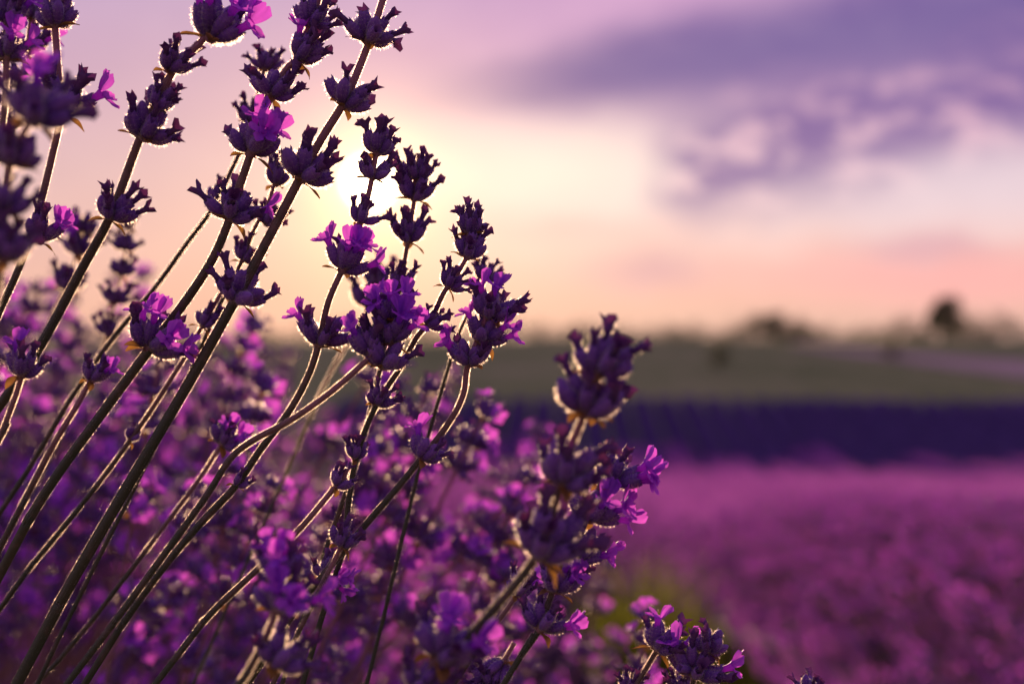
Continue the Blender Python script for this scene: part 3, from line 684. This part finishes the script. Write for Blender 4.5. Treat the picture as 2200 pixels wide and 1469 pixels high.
while len(crowd) < 125:
    y = rb.uniform(.50, .95); x = rb.uniform(-.36, .20) * y / .6; z = rb.uniform(-.21, .03) * y / .6
    u = x / y * PXF + 1100; v = -z / y * PXF + 734.5
    if v < np.interp(u, TOPX, TOPY) + rb.uniform(-40, 60) or v > 1600 or u < -60: continue
    tip = Vector((x, y, z))
    foot = tip + Vector((rb.uniform(-.24, -.08), rb.uniform(-.02, .14), rb.uniform(-.42, -.34)))
    crowd.append((foot, tip))
cand = crowd + cand
protos = [proto_stalk(700 + i) for i in range(8)]
def place(o, f, tip, rng):
    v = tip - f; q = v.normalized().to_track_quat('Z', 'Y')
    o.matrix_basis = Matrix.LocRotScale(f, q, (v.length / .45,) * 3) @ Matrix.Rotation(rng.uniform(0, 6.28), 4, 'Z')
N_IND = 290
for i, (f, tip) in enumerate(cand[:N_IND]):
    o = protos[i] if i < len(protos) else copy_tree(protos[i % len(protos)])
    place(o, f, tip, rb)
    pi = i % len(protos); nw = sum(1 for c in protos[pi].children if c.name.startswith('whorl'))
    tag(o, 'out of focus lavender stalk with %s whorls in the crowded bush' % {4: 'four', 5: 'five', 6: 'six'}[nw], 'flower', 'crowded blurred stalks of the lavender bush')

LOWP = [low_whorl(640 + i, 7, 6, 4, fl) for i, fl in enumerate((.3, .4, .4))]
def merge_stalks(lst, rng, name, nwh=(3, 5), stems=True, src=LOW):
    Vs, Fs, Ms, Ts = [], [], [], []; o = 0
    for (f, tip) in lst:
        v = tip - f; L = v.length; q = v.normalized().to_track_quat('Z', 'Y').to_matrix()
        t = 1.0; s = .75
        for i in range(rng.randint(*nwh)):
            a = rng.choice(src); p = f.lerp(tip, t)
            m = np.array(q @ Matrix.Rotation(rng.uniform(0, 6.28), 3, 'Z')) * s
            Vs.append(a[0] @ m.T + np.array(p)); Fs.append(a[1] + o); Ms.append(a[2]); Ts.append(a[3]); o += len(a[0])
            t -= .011 / L * rng.uniform(.9, 1.3); s = min(1.05, s + .15)
        if stems:
            x = np.array(q.col[0]) * .0010; y = np.array(q.col[1]) * .0010; a = np.array(f); b = np.array(tip)
            Vs.append(np.array([a + x, a - x / 2 + y, a - x / 2 - y, b + x, b - x / 2 + y, b - x / 2 - y]))
            Fs.append(np.array([(0, 1, 4), (0, 4, 3), (1, 2, 5), (1, 5, 4), (2, 0, 3), (2, 3, 5)]) + o); Ms.append(np.full(6, 4)); Ts.append(np.array([0, 0, 0, .6, .6, .6])); o += 6
    return big_mesh(name, np.concatenate(Vs), np.concatenate(Fs), np.concatenate(Ts), WM + [M['stem']], np.concatenate(Ms))
rest = cand[N_IND:]
tag(link('lavender_blooms', merge_stalks(rest, rb, 'lavender_blooms')), 'dense mass of blurred lavender blooms deep in the bush', 'flowers', kind='stuff')

# leaves and inner twigs of the bush row
def leaf_cloud(name, n, rng, mats, make):
    Vs, Fs, Ts = [], [], []; o = 0
    for _ in range(n):
        p, d, L, W, t = make(rng)
        s = d.cross(Vector((rng.uniform(-1, 1), rng.uniform(-1, 1), rng.uniform(-1, 1)))).normalized() * W / 2
        m1 = p + d * L * .45; e = p + d * L
        Vs.append([p, m1 - s, m1 + s, e]); Fs.append(np.array([(0, 2, 1), (1, 2, 3)]) + o); Ts += [t] * 4; o += 4
    return big_mesh(name, np.array(Vs).reshape(-1, 3), np.concatenate(Fs), np.array(Ts), mats)
def bush_leaf(rng):
    yy = rng.choice((0.98, 1.72, 2.5, 3.3)); C = Vector((row_x(0, yy), yy, float(ground_z(0, yy))))
    ph = rng.uniform(0, 6.283); th = R(85) * math.sqrt(rng.random()); k = rng.uniform(.35, .66)
    dv = Vector((math.sin(th) * math.cos(ph), math.sin(th) * math.sin(ph), math.cos(th)))
    p = C + Vector((dv.x * .54 * k, dv.y * .54 * k, dv.z * .8 * k))
    d = (dv + Vector((rng.uniform(-.5, .5), rng.uniform(-.5, .5), rng.uniform(0, .7)))).normalized()
    return p, d, rng.uniform(.03, .05), rng.uniform(.003, .005), rng.random()
tag(link('lavender_foliage', leaf_cloud('lavender_foliage', 9000, rb, [M['leaf']], bush_leaf)), 'narrow grey green lavender leaves low inside the bush', 'leaves', kind='stuff')

# ------------------------------------------------------------------ field rows
def spikes_mesh(name, P, H, W, tone, mat, lean, rng):
    """upright blooms: slim crossed spindles"""
    n = len(P)
    ang = rng.random(n) * 6.283
    tipv = np.stack([lean[:, 0], lean[:, 1], np.ones(n)], 1); tipv /= np.linalg.norm(tipv, axis=1)[:, None]
    V = np.zeros((n, 5, 3))
    for j in range(3):
        a = ang + j * 2.094
        off = np.stack([np.cos(a), np.sin(a), np.zeros(n)], 1) * (W / 2)[:, None]
        V[:, j] = P + tipv * (H * .40)[:, None] + off
    V[:, 3] = P; V[:, 4] = P + tipv * H[:, None]
    f = np.array([(0, 1, 4), (1, 2, 4), (2, 0, 4), (1, 0, 3), (2, 1, 3), (0, 2, 3)])
    F = (f[None] + np.arange(n)[:, None, None] * 5).reshape(-1, 3)
    return big_mesh(name, V.reshape(-1, 3), F, np.repeat(tone, 5), [mat], smooth=False)
def mound_mesh(name, cx, ys, hw, h, mat, rng, seg=10, amp=.12):
    V = []; nY = len(ys)
    for y in ys:
        g = float(ground_z(cx(y), y)); a = 1 + amp * (rng.random() - .5) * 2
        for j in range(seg + 1):
            th = math.pi * j / seg; rr = a * (1 + amp * (rng.random() - .5))
            V.append((cx(y) - math.cos(th) * hw * rr, y, g - .03 + math.sin(th) ** .75 * h * rr))
    i = (np.arange(nY - 1)[:, None] * (seg + 1) + np.arange(seg)[None]).ravel()
    F = np.concatenate([np.stack([i, i + 1, i + seg + 2], 1), np.stack([i, i + seg + 2, i + seg + 1], 1)])
    return big_mesh(name, np.array(V), F, RNG.random(len(V)) * .6, [mat])

rn = np.random.default_rng(5); rr = random.Random(17)
ordn = ['first', 'second', 'third', 'fourth', 'fifth', 'sixth', 'seventh', 'eighth', 'ninth', 'tenth', 'eleventh', 'twelfth', 'thirteenth']
for k in range(-2, 11):
    y0 = 1.3 if k == 1 else (3.5 if k == 0 else max(1.8, (1.82 * abs(k) - 1.6) / .40))
    y1 = 55.5 - .36 * row_x(k, 50) + rr.uniform(-2.8, 2.8)
    cx = lambda y, k=k: row_x(k, y)
    ys = y0 + (y1 - y0) * np.linspace(0, 1, 70) ** 1.7
    e = bpy.data.objects.new('lavender_row', None); COL.objects.link(e)
    if k > 0: lab = ('%s row of pink lit lavender across the grass alley, counted from the bush' % ordn[k - 1])
    elif k == 0: lab = 'lavender row continuing behind the sharp bush, downhill'
    else: lab = '%s lavender row behind the bush on the side away from the alley' % ordn[-k - 1]
    tag(e, lab, 'lavender row', 'lavender rows on the near slope')
    link('foliage', mound_mesh('foliage', cx, ys, .74, .34, M['mound'], rr, amp=.22), e)
    # detailed stalks near, spindles farther off
    near = []
    for _ in range(5200 if k == 1 else 900):
        y = rr.uniform(y0, 6.5); u = rr.uniform(-1, 1); x = cx(y) + u * .48; g = float(ground_z(x, y))
        f = Vector((x, y, g + .22)); lean = u * .42 + rr.uniform(-.16, .16)
        top = .44 + .24 * math.sqrt(max(0, 1 - u * u)) * rr.uniform(.75, 1.1)
        tip = Vector((x + lean + rr.uniform(-.05, .05), y + rr.uniform(-.15, .15), g + top))
        if visible(tip, 150) and tip.y > 1.0 and len(near) < 2400: near.append((f, tip))
    if len(near) > 20:
        o = link('stalks', merge_stalks(near, rr, 'stalks', (2, 4), src=LOWP), e); o['kind'] = 'stuff'
    n = 14000; y = y0 + (y1 - y0) * rn.random(n) ** 1.9
    far = np.arange(n) > n - 2600; y = np.where(far, 38 + (y1 + 1.5 * rn.random(n) - 38) * rn.random(n), y); u = rn.uniform(-1, 1, n)
    xx = np.array([cx(q) for q in y]) + u * .86
    sel = (np.abs(xx) < y * .42 + .5) & (y > (4.5 if k == 0 else 2.3)); y = y[sel]; u = u[sel]; xx = xx[sel]; n = len(y)
    if n == 0: continue
    g = ground_z(xx, y); zz = g + .24 + .14 * np.sqrt(1 - u * u) * (.7 + .5 * rn.random(n))
    sc = 1 + y / 30
    H = (.07 + .05 * rn.random(n)) * sc ** .5 * 1.3; W = (.017 + .008 * rn.random(n)) * sc ** 1.15
    o = link('bloom', spikes_mesh('bloom', np.stack([xx, y, zz], 1), H, W, rn.random(n), M['spike'], np.stack([u * .5 + rn.normal(0, .15, n), rn.normal(0, .15, n)], 1), rn), e); o['kind'] = 'stuff'

# shaded field on the opposite slope; shade also painted into its bloom and foliage
FAR_AZ = R(2.0)
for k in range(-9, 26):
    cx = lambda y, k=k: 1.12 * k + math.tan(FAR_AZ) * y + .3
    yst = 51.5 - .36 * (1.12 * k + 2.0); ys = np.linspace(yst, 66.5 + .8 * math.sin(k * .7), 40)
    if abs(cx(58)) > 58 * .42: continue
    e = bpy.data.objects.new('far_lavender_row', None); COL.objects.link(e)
    tag(e, 'lavender row with shade painted in as dark indigo, in the field at the foot of the green hill', 'lavender row', 'rows of the shaded far field')
    link('foliage', mound_mesh('foliage', cx, ys, .40, .40, M['far_shade_spike'], rr, 8), e)
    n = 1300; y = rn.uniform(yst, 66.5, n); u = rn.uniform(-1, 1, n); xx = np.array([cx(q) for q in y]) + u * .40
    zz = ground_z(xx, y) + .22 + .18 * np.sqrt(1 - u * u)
    o = link('bloom', spikes_mesh('bloom', np.stack([xx, y, zz], 1), .15 + .1 * rn.random(n), .05 + .03 * rn.random(n), rn.random(n), M['far_shade_spike'], np.stack([u * .4, rn.normal(0, .2, n)], 1), rn), e); o['kind'] = 'stuff'

# grass of the alley
def alley_blade(rng):
    y = 1.6 + 30 * rng.random() ** 2.2; x = row_x(.5, y) + rng.gauss(0, .22)
    d = Vector((rng.uniform(-.45, .45), rng.uniform(-.45, .45), 1)).normalized()
    return Vector((x, y, float(ground_z(x, y)) - .01)), d, rng.uniform(.10, .22), rng.uniform(.008, .016) * (1 + y / 10), rng.random()
tag(link('grass', leaf_cloud('grass', 26000, rr, [M['grass']], alley_blade)), 'yellow green grass lit from behind in the alley between rows', 'grass', kind='stuff')

def tuft(x, y, h, w, seed, label):
    r0 = random.Random(seed); g = float(ground_z(x, y))
    def mk(r):
        a = r.uniform(0, 6.283); q = w * math.sqrt(r.random()) * .5
        d = Vector((math.cos(a) * q * 1.2 / h + r.gauss(0, .10), math.sin(a) * q * 1.2 / h + r.gauss(0, .10), 1)).normalized()
        return Vector((q * math.cos(a), q * math.sin(a), -.02)), d, h * r.uniform(.5, 1.05), r.uniform(.006, .012), r.random()
    e = bpy.data.objects.new('grass_tuft', None); COL.objects.link(e); e.location = (x, y, g)
    o = link('blades', leaf_cloud('blades', 420, r0, [M['grass']], mk), e); o['kind'] = 'stuff'
    tag(e, label, 'grass', 'tall grass tufts in the alley')
tuft(.315, 3.3, .62, .12, 1, 'tall yellow green grass tuft beside the bush edge, glowing from behind')
tuft(.50, 3.05, .27, .18, 2, 'shorter broad green grass tuft behind the two low alley stalks')

# ------------------------------------------------------------------ dry strip, hillside bushes and horizon trees
def strip():
    V = []; n = 40
    for i in range(n + 1):
        t = i / n; x = 17.5 + 20 * t
        ya, yb = 88.3 - 25 * t + .4 * math.sin(9 * t), 89.6 - 13 * t + .3 * math.sin(11 * t)
        for q in range(5):
            y = ya + (yb - ya) * q / 4; V.append((x, y, float(ground_z(x, y)) + .05))
    i = (np.arange(n)[:, None] * 5 + np.arange(4)[None]).ravel()
    F = np.concatenate([np.stack([i, i + 5, i + 6], 1), np.stack([i, i + 6, i + 1], 1)])
    tag(link('dry_field', big_mesh('dry_field', np.array(V), F, np.full(len(V), .5), [M['straw']])), 'pale straw coloured strip of field near the hill crest', 'field', kind='structure')
strip()

def tree(name, label, cat, group, loc, h, w, seed, trunk=.25, n=1400, lobes=7, flat=.30):
    rng = random.Random(seed)
    e = bpy.data.objects.new(name, None); COL.objects.link(e); e.location = loc; tag(e, label, cat, group)
    mb = MB(); top = Vector((rng.uniform(-.05, .05) * w, 0, h * .62))
    pts = [Vector((0, 0, -.2)).lerp(top, i / 6) + Vector((rng.uniform(-.02, .02) * h, rng.uniform(-.02, .02) * h, 0)) for i in range(7)]
    V, F = tube_arrays(pts, [h * .03 * (1 - .75 * i / 6) + .01 for i in range(7)], 7, 0); mb.add(V, F, 0)
    L = []
    for i in range(lobes):
        a = 6.283 * i / lobes + rng.uniform(-.4, .4); q = rng.uniform(trunk + .12, .82)
        c = Vector((math.cos(a) * w * flat * rng.uniform(.4, 1.1), math.sin(a) * w * flat, h * q * (1 if flat < .35 else rng.uniform(.45, .9)))); L.append((c, min(w * rng.uniform(.17, .27), h * .42)))
        s = pts[min(6, int(q * 5) + 1)] if q < .8 else pts[-1]
        lp = [Vector((0, 0, h * max(.04, trunk))).lerp(s, .5), (Vector((0, 0, h * max(.04, trunk))) + c) / 2 + Vector((0, 0, .03 * h)), c]
        V, F = tube_arrays(lp, [h * .012, h * .009, h * .004], 5, 0); mb.add(V, F, 0)
    L.append((Vector((0, 0, h * .80)), min(w * .2, h * .3)))
    link('trunk', mb.mesh('trunk', [M['bark']]), e)
    def mk(r):
        c, rad = r.choice(L)
        d = Vector((r.gauss(0, 1), r.gauss(0, 1), r.gauss(0, 1))).normalized(); p = c + d * rad * r.uniform(.35, 1.12)
        p.z = max(p.z, .02 * h)
        return p, Vector((r.uniform(-1, 1), r.uniform(-1, 1), r.uniform(-.6, .6))).normalized(), h * r.uniform(.06, .12), h * r.uniform(.045, .08), r.random()
    link('crown', leaf_cloud('crown', n, rng, [M['tree']], mk), e)
    return e
def on(xp, y, dz=0): x = (xp - 1100) / PXF * y; return Vector((x, y, float(ground_z(x, y)) + dz))
tree('tree', 'solitary round crowned tree standing tall on the horizon', 'tree', 'trees on the horizon', on(2028, 210), 6.4, 6.2, 1, .2, 2200)
tree('tree', 'low wide dark thicket on the horizon left of the solitary tree', 'tree', 'trees on the horizon', on(1672, 200), 4.0, 10.5, 2, -.05, 3200, 14, .42)
tree('tree', 'small bushy tree trailing off the wide dark thicket', 'tree', 'trees on the horizon', on(1738, 203), 2.2, 7.5, 3, -.05, 1800, 10, .42)
rt = random.Random(4)
for i, xp in enumerate(list(range(1080, 1640, 38)) + list(range(1790, 2230, 36)) + list(range(-40, 1080, 60))):
    tree('hedge_bush', 'low hedge bush in the dark line along the horizon', 'bush', 'hedge bushes along the horizon', on(xp + rt.uniform(-14, 14), 185 + rt.uniform(-8, 8)), rt.uniform(1.5, 2.9) * (1.3 if xp > 1780 else 1), rt.uniform(5.0, 7.5), 50 + i, -.05, 620, 9, .42)
tree('bush', 'small round dark bush alone on the green hillside', 'bush', 'bushes on the hillside', on(1545, 78), 1.3, 1.8, 90, .03, 700)
tree('bush', 'little dark bush at the edge of the straw strip', 'bush', 'bushes on the hillside', on(1918, 84), 1.0, 1.3, 91, .03, 600)
